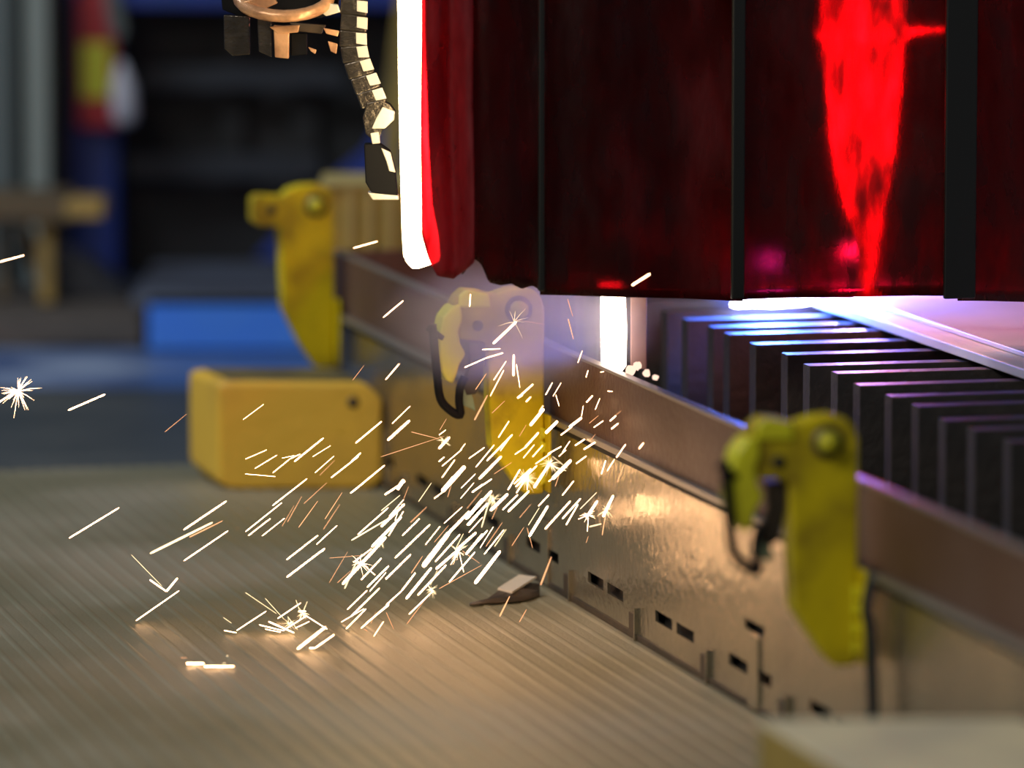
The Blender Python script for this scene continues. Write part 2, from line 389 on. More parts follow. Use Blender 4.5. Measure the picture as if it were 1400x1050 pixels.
# lower left rear corner lifts like the photo's worn end
n = len(prof)
pts[n] = pts[n] + Z * 0.02
mesh('body', pts, [tuple(range(n))[::-1], tuple(range(n, 2 * n))] + [(i, (i + 1) % n, n + (i + 1) % n, n + i) for i in range(n)], M['yellow_warm'], blk, 0.012)
tp = [c0 + wv * a + Z * (hgt + 0.0005) + ud * b for a, b in ((0.03, 0.015), (wid - 0.045, 0.015), (wid - 0.045, 0.255), (0.03, 0.255))]
mesh('shaded_top', tp + [q + Z * 0.0015 for q in tp], BF, M['block_top'], blk)
q = atD(487, 541, D1 - 0.003)
tube('bolt_mark', [c0 + wv * ((487 - 300) / F * D1) + Z * ((662 - 541) / F * D1) - ud * .004, c0 + wv * ((487 - 300) / F * D1) + Z * ((662 - 541) / F * D1) + ud * .01], 0.013, M['iron'], blk, 14)

nb = thing('cream_block', atz(1200, 1040, 0.0) , 'pale topped ochre block in front of the table, nearest the camera', 'block')
b0 = atz(1036, 984, 0.24); bw = (-(b0 - P0).dot(V) - 0.02) / V.x
pts = []
for z in (0.0, 0.232):
    for a, b in ((0, 0), (bw, 0), (bw, -0.95), (0, -0.95)):
        q = b0 + Vector((1, 0.02, 0)) * a + U * b; pts.append(Vector((q.x, q.y, z)))
mesh('body', pts, BF, M['ochre'], nb, 0.008)
mesh('top_plate', [Vector((q.x, q.y, z)) for z in (0.233, 0.241) for q in pts[:4]], BF, M['cream'], nb, 0.003)

ec = thing('end_carriage', Vector((atD(540, 300, 13.9).x, 13.9, 0)), 'ochre yellow ribbed carriage block beyond the far end of the rail', 'carriage')
D2 = 13.75
pbox('body', (441, 640), (254, 330), D2, 0.30, M['carriage'], ec, 0.01, zlo=0.40)
for x0 in (446, 600): pbox('leg', (x0, x0 + 30), (330, 500), D2 + .05, 0.15, M['dark'], ec, 0.004, zlo=0.0)
for x0 in (474, 500, 528, 566, 600): pbox('panel_rib', (x0, x0 + 9), (258, 330), D2 - 0.008, 0.008, M['carriage_rib'], ec, zlo=0.41)
pbox('top_cap', (436, 644), (251, 256), D2 - .01, 0.32, M['carriage_rib'], ec, 0.002)

# scrap on the floor
sc_ = thing('slag_scrap', atz(690, 822), 'curled piece of dark scrap metal on the floor beside the skirt', 'scrap')
o_ = atz(642, 829); e_ = atz(738, 815)
d_ = (e_ - o_)
pth = [(0.0, 0.003, .004), (0.25, 0.010, 0.010), (0.5, 0.016, 0.022), (0.75, 0.020, 0.030), (1.0, 0.012, 0.012)]
sp = []; sf = []
for i, (k, h, w) in enumerate(pth):
    c = o_ + d_ * k
    for a, zz in ((-1, 0.002), (-1, 0.006), (-0.2, h * .5 + 0.006), (1, h * .5 + 0.016 * (0.3 < k)), (1, h * .5 + 0.010 * (0.3 < k)), (-0.2, h)):
        sp.append(c + Vector((0, 1, 0)) * (w * a * 1.8) + Z * zz)
for i in range(4):
    for k in range(6): sf.append((i * 6 + k, i * 6 + (k + 1) % 6, (i + 1) * 6 + (k + 1) % 6, (i + 1) * 6 + k))
sf += [tuple(range(6))[::-1], tuple(range(24, 30))]
mesh('shell', sp, sf, M['iron'], sc_, 0, True)
mesh('bright_flake', [o_ + d_ * k + Vector((0, y, zz)) for k, y, zz in ((.40, 0.03, .024), (.7, .06, .040), (.95, .03, .036), (.6, -.02, .020), (.40, 0.03, .020), (.7, .06, .036), (.95, .03, .032), (.6, -.02, .016))], BF, M['bright_metal'], sc_)

# ================================================================ RED CURTAIN
CS = 0.80                     # where the curtain hangs along the table
def curtain_pt(px, py, off=0.0):
    r = Vector(ray(px, py)); k = (P0 + U * (CS + off)).dot(U) / r.dot(U)
    return Vector((0, 0, H)) + r * k
cur = thing('welding_curtain', curtain_pt(1000, -60), 'dark red translucent strip curtain hanging over the cutting table', 'curtain')
def strip(x0, x1, bottom, off, seed, amp=0.010, wav=60.0, m='curtain'):
    rnd = random.Random(seed); nx = 36; ny = 34; pts = []; fs = []
    ph = [rnd.uniform(0, 6.28) for _ in range(4)]
    for i in range(nx + 1):
        x = x0 + (x1 - x0) * i / nx
        yb = bottom(x)
        for j in range(ny + 1):
            y = -110 + (yb + 110) * j / ny
            p = curtain_pt(x, y, off)
            w = amp * (math.sin(x / wav + ph[0] + y / 400) + 0.5 * math.sin(x / wav * 2.3 + ph[1] - y / 260)) + 0.004 * math.sin(y / 50 + ph[2] + x / 70)
            pts.append(p + U * w)
    for i in range(nx):
        for j in range(ny):
            a = i * (ny + 1) + j; fs.append((a, a + ny + 1, a + ny + 2, a + 1))
    o = mesh('curtain_strip', pts, fs, M[m], cur, 0, True)
    so = o.modifiers.new('thick', 'SOLIDIFY'); so.thickness = 0.003; so.offset = 0
    return o
rag = {}
def b_left(x):
    # torn lower edge at the free end
    key = [(578, 330), (590, 360), (600, 378), (622, 382), (634, 370), (648, 353), (658, 362), (668, 386), (684, 390), (700, 388), (716, 396), (732, 392), (748, 402)]
    for (a, b), (c, d) in zip(key, key[1:]):
        if x <= c: return b + (d - b) * (x - a) / (c - a)
    return 402
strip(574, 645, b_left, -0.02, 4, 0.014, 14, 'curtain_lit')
strip(630, 750, b_left, 0.0, 3, 0.012, 30)
strip(736, 1016, lambda x: 402 + (x - 736) * 0.036, 0.035, 5)
strip(1004, 1328, lambda x: 410 - (x - 1004) * 0.024 if x < 1250 else 404, 0.0, 8)
strip(1312, 1560, lambda x: 412 + (x - 1312) * 0.01, 0.035, 9)
def cbar(x0, x1, yb, off, d, m):
    a, b = curtain_pt(x0, -110, off), curtain_pt(x1, yb, off)
    w = V * (b - a).dot(V)
    p = [Vector((a.x, a.y, b.z)), Vector((a.x, a.y, b.z)) + w]; p += [p[1] + U * d, p[0] + U * d]
    q = [v + Z * (a.z - b.z) for v in p]
    return mesh('overlap_bar', p + q, BF, m, cur, 0.003)
cbar(737, 745, 398, -0.03, 0.012, M['curtain_dark'])
cbar(1003, 1018, 409, -0.03, 0.012, M['curtain_dark'])
cbar(1296, 1334, 408, -0.03, 0.012, M['curtain_dark'])
cbar(620, 760, -85, 0.02, 0.02, M['curtain_dark'])
# little clip on the curtain seam
# torch shape behind the curtain, the light on it built in as glow
def tor(px, py, s_off): return curtain_pt(px, py, s_off)
torch = thing('cutting_torch', tor(1185, 392, 0.42), 'tapered cutting torch behind the red curtain, its lit body made to glow, tip just above the sheet', 'torch')
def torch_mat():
    m, nt, out = newmat('arc_lit_torch'); N = nt.nodes.new; L = nt.links.new
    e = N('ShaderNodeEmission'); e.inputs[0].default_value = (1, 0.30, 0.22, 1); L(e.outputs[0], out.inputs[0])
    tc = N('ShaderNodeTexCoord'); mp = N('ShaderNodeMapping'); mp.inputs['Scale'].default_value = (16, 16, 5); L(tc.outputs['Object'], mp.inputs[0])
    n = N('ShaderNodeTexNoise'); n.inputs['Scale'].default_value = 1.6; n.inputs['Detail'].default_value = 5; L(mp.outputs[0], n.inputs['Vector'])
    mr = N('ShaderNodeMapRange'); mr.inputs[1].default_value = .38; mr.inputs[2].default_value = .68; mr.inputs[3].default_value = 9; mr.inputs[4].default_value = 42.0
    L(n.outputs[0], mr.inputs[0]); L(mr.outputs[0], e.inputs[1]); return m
M['torch_glow'] = torch_mat()
prof = [(-110, 46), (-40, 50), (30, 52), (48, 60), (60, 50), (120, 47), (190, 40), (240, 34), (290, 22), (330, 14), (392, 7)]
tube('torch_glow', [tor(1180 + (y > 200) * (y - 200) * 0.03, y, 0.42) for y, r in prof], [r * 1.1 * 11.3 / F for y, r in prof], M['torch_glow'], torch, 18)
tube('side_glow', [tor(1205, 46, 0.42), tor(1290, 40, 0.42)], [0.008, 0.004], M['torch_glow'], torch, 8)

# arc at the sheet, stretched to paint the overlit slats and plate too
ap = atz(1040, 404, 0.53)
q0 = atz(1000, 417, 0.512)
arc = tube('cutting_arc_glow', [q0 + Vector((x, y, h)) for x, y, h in ((0, 0, 0), (.012, .01, .003), (.05, .03, .006), (.085, .02, .006), (.15, 0, .008), (.19, -.02, .012))], [0.003, 0.010, 0.013, 0.014, 0.009, 0.003], M['arc'])
p1 = ap + Vector((-0.03, -0.045, 0.081))
prism('lamp_blocker', [(0, 0), (0.12, 0), (0.12, 0.14), (0.10, 0.16), (0.02, 0.16), (0, 0.14)], p1, Vector((1, 0, 0)), Z, Vector((0, 1, 0)), 0.004, M['dark'], torch, 0.001)  # added plate that hides the arc spots from the camera
tag(arc, 'blinding blue white cutting arc and overlit glow at the curtain bottom over the slats', 'arc')
pass
def spot(name, loc, target, r, power, color, cone, blend=0.6):
    l = bpy.data.lights.new(name, 'SPOT'); l.shadow_soft_size = r; l.energy = power; l.color = color
    l.spot_size = math.radians(cone); l.spot_blend = blend
    o = bpy.data.objects.new(name, l); COL.objects.link(o); o.location = loc
    o.rotation_euler = (Vector(target) - Vector(loc)).to_track_quat('-Z', 'Y').to_euler(); return o
spot('arc_light_blue', ap + Vector((0.02, 0.0, 0.085)), ap + Vector((0.02, -0.16, -0.03)), 0.012, 110, (0.05, 0.16, 1.0), 130)
spot('arc_light_violet', ap + Vector((0.20, 0.10, 0.085)), ap + Vector((0.26, 0.02, -0.03)), 0.012, 42, (0.34, 0.22, 1.0), 140)

# ================================================================ OVEREXPOSED STRIP AND WHITE HOT JET
def ribbonbody(name, rows, D, th, m, label, cat):
    pts = []; fs = []
    for (y, xl, xr) in rows:
        a = atD(xl, y, D); b = atD(xr, y, D); c = (a + b) / 2
        n = 10; w = (b - a).length / 2
        for k in range(n):
            g = 2 * math.pi * k / n; pts.append(c + Vector((math.cos(g) * w, math.sin(g) * th, 0)))
    n = 10
    for i in range(len(rows) - 1):
        for k in range(n): fs.append((i * n + k, i * n + (k + 1) % n, (i + 1) * n + (k + 1) % n, (i + 1) * n + k))
    fs += [tuple(range(n))[::-1], tuple(range((len(rows) - 1) * n, len(rows) * n))]
    o = mesh(name, pts, fs, m, None, 0, True); return tag(o, label, cat)
ribbonbody('overexposed_strip', [(-120, 543, 577), (0, 544, 579), (100, 545, 581), (200, 547, 585), (280, 549, 591), (320, 550, 599), (350, 552, 602), (358, 556, 600), (366, 563, 574)],
           10.66, 0.012, M['strip_overlit'], 'overexposed pale strip, made to glow, hanging at the free edge of the red curtain', 'light strip')
jet_s, _z = face(838, 500, 0.05)
Dj = T(jet_s, 0.05, 0.5).y
ribbonbody('molten_jet', [(386, 820, 854), (400, 821, 855), (450, 821, 857), (500, 822, 856), (508, 830, 850)], Dj, 0.014, M['jet_hot'],
           'square white hot jet pouring down behind the rail below the curtain', 'molten metal')
for (x, y, r) in ((862, 506, 7), (872, 500, 6), (884, 510, 5), (896, 516, 4)):
    bm = bmesh.new(); bmesh.ops.create_icosphere(bm, subdivisions=2, radius=r * Dj / F)
    for v in bm.verts: v.co *= random.uniform(0.8, 1.2)
    me = bpy.data.meshes.new('slag_drop'); bm.to_mesh(me); bm.free()
    o = link('slag_drop', me, M['slag'], None, 0, True)
    s_, z_ = face(x, y, 0.012); o.location = T(s_, 0.012, z_)
    tag(o, 'glowing lump of slag stuck on the rail beside the white hot jet', 'slag', 'glowing slag lumps on the rail')
# deflector plate behind the jet
dp = pbox('deflector_plate', (862, 884), (380, 505), Dj + 0.05, 0.01, M['rail_red'], None, 0.002)
tag(dp, 'small brown upright plate just right of the white hot jet', 'plate')

# ================================================================ HOSE, CONNECTOR AND TORCH HOLDER
DH = 10.95
hose = thing('cable_chain', atD(480, -40, DH), 'shiny segmented black cable chain hanging left of the overexposed strip', 'cable chain')
cl = [(484, -20), (484, 8), (484, 30), (483, 52), (485, 72), (491, 92), (500, 112), (508, 132)]
for i in range(len(cl)):
    x, y = cl[i]
    c = atD(x, y, DH)
    nx = cl[min(i + 1, len(cl) - 1)]; pv = cl[max(i - 1, 0)]
    ang = math.atan2(nx[0] - pv[0], nx[1] - pv[1])
    dirv = Vector((math.sin(ang), 0, -math.cos(ang))); sd = Vector((math.cos(ang), 0, math.sin(ang)))
    k = 1.35 * DH / F
    ln = prism('link', [(-14 * k, -8 * k), (13 * k, -10 * k), (14 * k, 6 * k), (-13 * k, 9 * k)], c, sd, -dirv, Vector((0, 1, 0)), 0.016, M['hose'], hose, 0.003)
    prism('link_edge', [(2 * k, -5 * k), (13 * k, -7 * k), (13 * k, 5 * k), (2 * k, 6 * k)], c + Vector((0, -0.017, 0)) + sd * (1 * k), sd, -dirv, Vector((0, 1, 0)), 0.002, M['bright_metal'], ln, 0.001)
def pprism(name, poly, D, th, m, parent, bevel=0.002):
    c = atD(*poly[0], D)
    A = Vector((1, 0, 0)); pl = []
    for x, y in poly:
        p = atD(x, y, D); pl.append((p.x - c.x, p.z - c.z))
    return prism(name, pl, c, A, Z, Vector((0, 1, 0)), th, m, parent, bevel)
con = thing('hose_connector', atD(522, 200, DH), 'angular black connector with pale worn and highlit edges ending the cable chain', 'connector')
pprism('elbow', [(502, 140), (520, 136), (534, 142), (541, 152), (538, 166), (524, 176), (516, 196), (500, 182), (496, 160)], DH, 0.018, M['hose'], con)
pprism('pale_cover', [(523, 146), (540, 152), (539, 164), (526, 176), (508, 176), (514, 162)], DH - 0.02, 0.003, M['bright_metal'], con)
pprism('collar', [(506, 182), (518, 180), (520, 196), (509, 197)], DH - 0.018, 0.003, M['bright_metal'], con)
pprism('housing', [(498, 196), (520, 196), (534, 206), (541, 232), (544, 268), (508, 262), (500, 248)], DH, 0.022, M['black_metal'], con, 0.003)
pprism('clip', [(521, 202), (534, 208), (541, 236), (532, 234), (528, 220)], DH - 0.024, 0.003, M['bright_metal'], con)
pprism('lit_underside', [(503, 262), (545, 266), (546, 272), (510, 272)], DH, 0.024, M['bright_metal'], con)  # light on the housing's underside drawn as a bright plate
hold = thing('torch_holder', atD(390, -40, DH), 'ring shaped dark metal holder with orange lit faces, left of the chain', 'holder')
rp = []
for k in range(0, 25):
    w = math.pi * 2 * k / 24; rp.append(atD(388 + 62 * math.cos(w), -4 + 26 * math.sin(w), DH + 0.06 * math.sin(-w)))
tube('ring', rp, 0.012, M['lit_metal'], hold, 10)
pprism('upper_bracket', [(332, 2), (372, -8), (380, 4), (358, 14), (334, 12)], DH - 0.03, 0.008, M['lit_metal'], hold)
pprism('body', [(300, -40), (470, -40), (462, 10), (440, 24), (330, 22), (305, 12)], DH + 0.06, 0.03, M['black_metal'], hold)
pprism('fin', [(306, 20), (342, 22), (342, 74), (318, 76), (307, 66)], DH + 0.02, 0.012, M['hose'], hold)
pprism('fin', [(352, 24), (372, 26), (372, 78), (354, 70)], DH, 0.012, M['hose'], hold)
pprism('fin', [(374, 34), (396, 36), (395, 80), (376, 78)], DH - 0.01, 0.010, M['lit_metal'], hold)
pprism('hook', [(368, 36), (410, 34), (408, 44), (380, 46)], DH - 0.012, 0.010, M['lit_metal'], hold)
pprism('side_arm', [(396, 30), (446, 34), (440, 46), (400, 42)], DH + .02, 0.008, M['iron'], hold)
pprism('cover', [(398, 44), (420, 46), (420, 74), (398, 76)], DH + .02, 0.010, M['black_metal'], hold)
pprism('pin', [(436, 2), (462, 6), (466, 16), (446, 22), (436, 14)], DH - 0.02, 0.010, M['bright_metal'], hold)
for (x, y, w, h) in ((442, 38, 22, 12), (448, 56, 14, 18), (421, 64, 12, 10)):
    pprism('clip', [(x, y), (x + w, y + 4), (x + w - 2, y + h), (x + 4, y + h - 4)], DH - 0.01, 0.004, M['lit_metal'], hold)

# ================================================================ BACKGROUND
# blue plinth
D3 = atz(300, 478).y
pl = thing('blue_plinth', atz(300, 478), 'bright blue low plinth on the floor behind the farthest clamp', 'plinth')
pbox('front_panel', (202, 640), (405, 478), D3, 0.03, M['blue_panel'], pl, 0.006, zlo=0.0)
a = atD(190, 404, D3); b = atD(700, 404, D3)
wbox('top', (a.x - 0.02, b.x), (D3, D3 + 0.95), (a.z - 0.03, a.z), M['plinth_top'], pl, 0.004)
D4 = 17.3
mf = thing('blue_machine_frame', atD(330, 350, D4), 'large dark machine in a blue painted frame far behind the plinth', 'machine')
pbox('column', (88, 160), (-60, 350), D4, 0.2, M['blue_paint'], mf, 0.01, zlo=0.0)
pbox('column', (556, 640), (-60, 350), D4, 0.2, M['blue_paint'], mf, 0.01, zlo=0.0)
pbox('top_beam', (160, 556), (-60, 10), D4, 0.2, M['blue_paint'], mf, 0.01)
pbox('opening', (160, 560), (8, 352), D4 + 0.35, 0.05, M['dark_panel'], mf, zlo=0.0)
for (y0, y1, x0, x1) in ((92, 122, 190, 470), (212, 246, 170, 440)): pbox('cross_bar', (x0, x1), (y0, y1), D4 + 0.15, 0.05, M['dark_bar'], mf, 0.005)
for x in (300, 400): pbox('inner_post', (x, x + 34), (10, 240), D4 + 0.27, 0.04, M['dark_panel'], mf, 0.004)
ap_ = [(556, 120), (556, 352), (350, 352), (372, 330), (430, 262), (500, 205), (530, 150)]
pprism('gusset', ap_, D4 + 0.02, 0.02, M['blue_paint'], mf, 0.004)
# red and yellow box on the blue column
rb = thing('red_box', atD(130, 90, D4 - .1), 'red box with a yellow label fixed to the blue column', 'box')
pbox('case', (104, 158), (-20, 176), D4 - 0.12, 0.12, M['red'], rb, 0.012)
pbox('yellow_label', (111, 150), (58, 134), D4 - 0.125, 0.005, M['label_yellow'], rb, 0.002)
pprism('cap', [(140, -20), (158, -20), (172, 40), (164, 60), (150, 40)], D4 - 0.13, 0.02, M['dim_post'], rb, 0.004)
wb = tube('white_bottle', [atD(170, 170, D4 - .159), atD(170, 160, D4 - .159), atD(168, 120, D4 - .159), atD(166, 100, D4 - .159), atD(165, 84, D4 - .159)], [0.02, 0.038, 0.036, 0.022, 0.010], M['white'], None, 16)
tag(wb, 'small whitish bottle hanging beside the red box', 'bottle')
# dim yellow post behind the chain
yp = pprism('yellow_post', [(552, -60), (574, -60), (560, 120), (548, 250), (520, 250), (530, 120)], 16.6, 0.06, M['yellow'], None, 0.01)
tag(yp, 'dim yellow slanting post far behind the cable chain', 'post')
bpy.data.objects['yellow_post'].data.materials[0] = M['ochre']
# pale posts on the left
for (x0, x1, m, lab) in ((-30, 20, 'dim_post', 'dim grey post standing at the very edge behind the wooden trestle'), (33, 68, 'pale_post', 'pale grey upright post behind the wooden trestle')):
    o = pbox('upright_post', (x0, x1), (-60, 300), 16.9, 0.08, M[m], None, 0.008, zlo=0.0); tag(o, lab, 'post')
o = pbox('dark_cabinet', (-60, 92), (-60, 300), 17.05, 0.1, M['dim_post'], None, 0.008, zlo=0.0)
tag(o, 'dim grey cabinet side behind the pale post', 'cabinet'); o.data.materials[0] = M['dark_panel']
# wooden trestle
tr = thing('wooden_trestle', atz(60, 470), 'dark wooden trestle with an ochre leg on a brown slab', 'trestle')
pbox('top_board', (-60, 92), (268, 306), 15.95, 0.30, M['wood'], tr, 0.01)
pbox('top_board', (86, 142), (274, 300), 15.95, 0.20, M['wood_leg'], tr, 0.01)
pbox('leg', (52, 74), (306, 436), 16.0, 0.05, M['wood_leg'], tr, 0.006, zlo=.085)
pbox('leg', (-6, 12), (306, 436), 16.1, 0.05, M['wood'], tr, 0.006, zlo=.085)
pprism('brace', [(20, 306), (40, 306), (76, 392), (58, 400)], 16.06, 0.015, M['wood'], tr, 0.003)
D5 = atz(60, 474).y
sb = pbox('brown_slab', (-80, 196), (434, 474), D5, 0.9, M['wood_slab'], None, 0.008, zlo=0.0)
tag(sb, 'flat brown wooden slab on the floor left of the blue plinth', 'slab')
gp = atD(140, 440, D5 + .7)
hmp = pprism('dark_hopper', [(76, 338), (96, 342), (130, 356), (176, 396), (198, 440), (76, 440)], 16.35, 0.12, M['dark_panel'], None, 0.02)
tag(hmp, 'dark sloping housing resting on the brown slab', 'housing')
hmp.data.materials[0] = M['plinth_top']

# ================================================================ SMOKE
def smoke(name, c, r, dens, label, col=(0.84, 0.86, 0.98), nscale=7.0):
    bm = bmesh.new(); bmesh.ops.create_icosphere(bm, subdivisions=3, radius=1.0)
    me = bpy.data.meshes.new(name); bm.to_mesh(me); bm.free()
    m, nt, out = newmat(name + '_volume'); N = nt.nodes.new; L = nt.links.new
    v = N('ShaderNodeVolumePrincipled'); v.inputs['Color'].default_value = (*col, 1); v.inputs['Anisotropy'].default_value = 0.2
    L(v.outputs[0], out.inputs['Volume'])
    tc = N('ShaderNodeTexCoord'); ln = N('ShaderNodeVectorMath'); ln.operation = 'LENGTH'; L(tc.outputs['Object'], ln.inputs[0])
    fo = N('ShaderNodeMapRange'); fo.interpolation_type = 'SMOOTHSTEP'; fo.inputs[1].default_value = 0.25; fo.inputs[2].default_value = 0.98
    fo.inputs[3].default_value = 1; fo.inputs[4].default_value = 0; L(ln.outputs['Value'], fo.inputs[0])
    n = N('ShaderNodeTexNoise'); n.inputs['Scale'].default_value = 2.2; n.inputs['Detail'].default_value = 3; L(tc.outputs['Object'], n.inputs['Vector'])
    mr = N('ShaderNodeMapRange'); mr.inputs[1].default_value = .3; mr.inputs[2].default_value = .7; mr.inputs[3].default_value = .35; mr.inputs[4].default_value = 1.2; L(n.outputs[0], mr.inputs[0])
    a = N('ShaderNodeMath'); a.operation = 'MULTIPLY'; L(fo.outputs[0], a.inputs[0]); L(mr.outputs[0], a.inputs[1])
    b = N('ShaderNodeMath'); b.operation = 'MULTIPLY'; b.inputs[1].default_value = dens; L(a.outputs[0], b.inputs[0]); L(b.outputs[0], v.inputs['Density'])
    o = link(name, me, m); o.location = c; o.scale = r
    tag(o, label, 'smoke', kind='stuff'); return o
smoke('smoke_cloud', atD(705, 444, 11.02), (0.30, 0.23, 0.16), 6.5, 'pale bluish smoke drifting round the middle clamp below the curtain')
smoke('arc_bloom_haze', atz(1050, 385, 0.60) + Vector((0, -0.02, 0)), (0.16, 0.30, 0.10), 2.5, 'thin haze added for the blue bloom over the cutting arc')  # volume added to imitate the arc's bloom

# ================================================================ SPARKS
def unit_rod(name, m, end=0.35):
    pts = []; fs = []; seg = 6
    rows = [(-0.5, 0.0), (-0.485, 0.7), (-0.44, 1.0), (0.0, 1.0), (0.46, 1.0 - end * .4), (0.492, 0.6 - end * .3), (0.5, 0.0)]
    pts.append((rows[0][0], 0, 0))
    for x, r in rows[1:-1]:
        for k in range(seg): w = 2 * math.pi * k / seg; pts.append((x, r * math.cos(w), r * math.sin(w)))
    pts.append((rows[-1][0], 0, 0)); last = len(pts) - 1; nr = len(rows) - 2
    for k in range(seg): fs.append((0, 1 + (k + 1) % seg, 1 + k)); fs.append((last, 1 + (nr - 1) * seg + k, 1 + (nr - 1) * seg + (k + 1) % seg))
    for i in range(nr - 1):
        for k in range(seg): fs.append((1 + i * seg + k, 1 + i * seg + (k + 1) % seg, 1 + (i + 1) * seg + (k + 1) % seg, 1 + (i + 1) * seg + k))
    me = bpy.data.meshes.new(name); me.from_pydata(pts, [], fs); me.materials.append(m); return me
ROD = {'w': unit_rod('spark', M['spark_white']), 'o': unit_rod('spark_orange', M['spark_orange'], 1.0), 'y': unit_rod('spark_yellow', M['spark_yellow'], .6)}
A = [(440,660,5.0),"20,250,140,65,8,o;10,320,125,145,6,o;0,385,105,292,8;0,470,18,450,14;195,72,285,0,14;430,82,570,-10,14;515,45,560,-20,26;660,130,750,0,6,y;672,140,758,0,6,y;768,108,825,65,6;825,60,900,-40,26;860,98,885,15,6,o;948,108,1040,0,6;1028,66,1100,10,12;990,178,1095,50,5,o;835,278,960,165,7;405,192,535,85,8,y;245,355,455,170,12;200,395,480,230,14,y;405,300,565,145,16;460,230,560,115,6;560,110,593,25,4,o;500,260,520,195,4;340,440,545,232,20;455,365,558,195,8;140,695,440,370,20;155,725,250,510,12,y;215,545,340,450,8;605,272,718,165,8,o;550,362,668,245,9;500,515,740,285,14;268,665,408,515,11;435,660,608,490,12;310,715,458,568,14;325,745,440,612,6;285,560,365,632,5;50,515,300,495,4,o;50,685,178,468,4,o;105,685,200,600,5,o;173,868,310,735,8;198,915,395,720,14;133,990,290,860,7;165,1000,302,862,12;268,995,460,825,12;300,1000,460,835,12;545,740,640,615,13;440,835,545,740,11;335,1000,370,880,4,o;440,885,492,1005,5,o;355,1050,422,948,5;290,1000,312,1050,5,o;595,900,765,735,12;655,770,850,562,13;575,795,750,580,20;610,620,690,500,8,o;690,575,870,340,36;775,540,945,352,14;780,590,930,460,18;860,350,1010,195,20;708,425,808,298,6;768,408,868,290,5,o;925,455,1055,340,16;915,450,968,348,6,y;880,560,925,490,4;940,480,970,612,6;960,465,1080,552,5,o;985,490,1100,350,16;870,680,1048,472,14;800,725,1095,562,6,o;580,1005,745,745,5,o;740,700,790,600,6,y;990,245,1100,110,24;1000,290,1100,175,20;1005,340,1100,235,8;725,700,760,745,8,y"]
B = [(600,540,4.77),"232,165,318,0,14,o;345,120,430,38,5,o;512,20,545,0,14;568,45,600,12,7;595,200,685,90,22;655,110,680,70,5;695,250,775,170,22;388,278,458,170,8;560,345,650,245,14;495,388,560,345,7;312,430,480,258,14;400,365,470,270,5;550,412,622,325,6;610,405,678,328,6;20,465,150,355,8;140,360,172,318,5;195,415,298,342,8;240,472,362,325,9;20,540,105,422,6;0,350,70,275,16;0,435,35,405,10;0,262,45,228,6;5,230,50,155,4,o;20,630,170,465,30;262,548,408,400,16;145,608,238,515,7;215,635,345,548,12;140,675,240,562,6;360,515,475,440,5,o;525,270,570,195,4,o;850,210,932,148,18;795,262,870,205,9;930,140,942,70,5;980,185,1040,135,5,o;1010,212,1072,168,8;962,48,1002,5,11;1020,95,1050,22,6;1115,170,1155,135,11;1155,130,1190,102,4,o;1125,222,1170,185,11;980,305,1022,255,4,o;888,330,952,288,12;945,355,1020,308,14;805,375,855,300,7;895,448,962,398,8;710,385,800,335,10;630,450,730,380,8;740,548,862,425,24;620,605,720,450,18;715,565,760,530,7;758,598,790,505,6,o;720,455,830,495,8,y;740,400,840,480,4,y;1060,515,1088,428,9;1098,495,1145,420,5;1158,408,1218,322,7;1163,570,1205,460,8,o;1305,350,1336,312,7;805,655,880,560,9;450,620,530,485,12;500,600,640,460,14;530,570,600,480,12;575,620,585,530,6;490,580,590,490,10;505,640,585,520,10;450,762,590,625,16;415,750,515,650,14;335,755,450,645,20;345,810,395,700,5,o;650,725,718,650,8;583,850,655,735,6,y;588,925,712,722,20;525,802,602,710,5,o;692,875,858,692,13;805,808,925,675,14;830,848,908,712,12;920,745,1030,635,7,y;965,795,1035,690,18;1070,795,1138,655,20;1065,915,1085,790,10,o;968,890,975,800,6;910,810,965,785,5;980,860,1060,840,10,y;960,965,975,920,4,o;475,985,555,862,6,o;575,865,612,1000,6,o;305,990,415,830,6,o;295,1040,425,878,10;362,990,440,875,6,y;268,998,355,860,6;175,1040,318,882,13;278,865,340,650,10,y;175,810,345,625,18;185,850,320,705,18;180,740,280,625,5,o;190,900,290,795,6"]
C_ = [(180,540,4.77),"215,242,360,123,4,o;725,162,862,60,4;742,418,882,358,4;803,480,948,392,6;920,508,1035,415,6;1060,435,1252,280,12;1035,415,1100,385,5;980,412,1060,395,3;1180,403,1298,330,5;1195,508,1320,398,6;1225,525,1325,425,4,o;740,515,938,532,5;1300,540,1480,400,12;918,722,1145,545,10;742,892,980,702,10;760,918,906,805,6;850,920,998,803,7;1015,830,1110,660,6,o;980,858,1060,720,4,o;1088,865,1215,690,8,o;1122,710,1275,570,5,o;338,880,618,692,12;118,1035,530,830,18,y;375,928,595,820,12,o;340,1082,630,885,11;1205,975,1336,855,8;1010,1075,1215,915,10;1010,1190,1260,1000,14"]
D_ = [(160,740,4.375),"195,230,295,300,12;295,300,362,220,14;85,80,270,270,4,y;112,485,372,295,10;640,533,715,568,7;715,568,893,418,8;765,305,955,465,4,y;885,340,1000,500,4,y;960,495,1100,368,9;850,500,1000,570,9;905,480,1060,582,12;885,525,980,560,6;990,570,1135,445,9;1065,520,1150,480,6;1020,450,1080,530,5,y;1085,420,1130,450,10;1130,445,1258,560,8;1100,440,1070,350,4,y;1110,430,1138,360,5,y;1078,682,1248,512,16;1150,650,1185,675,10;1185,675,1300,558,9;415,735,520,770,14;520,770,700,788,12;380,715,420,735,5,o;630,770,650,740,6,y;655,725,665,685,6,y;635,455,685,490,3,y"]
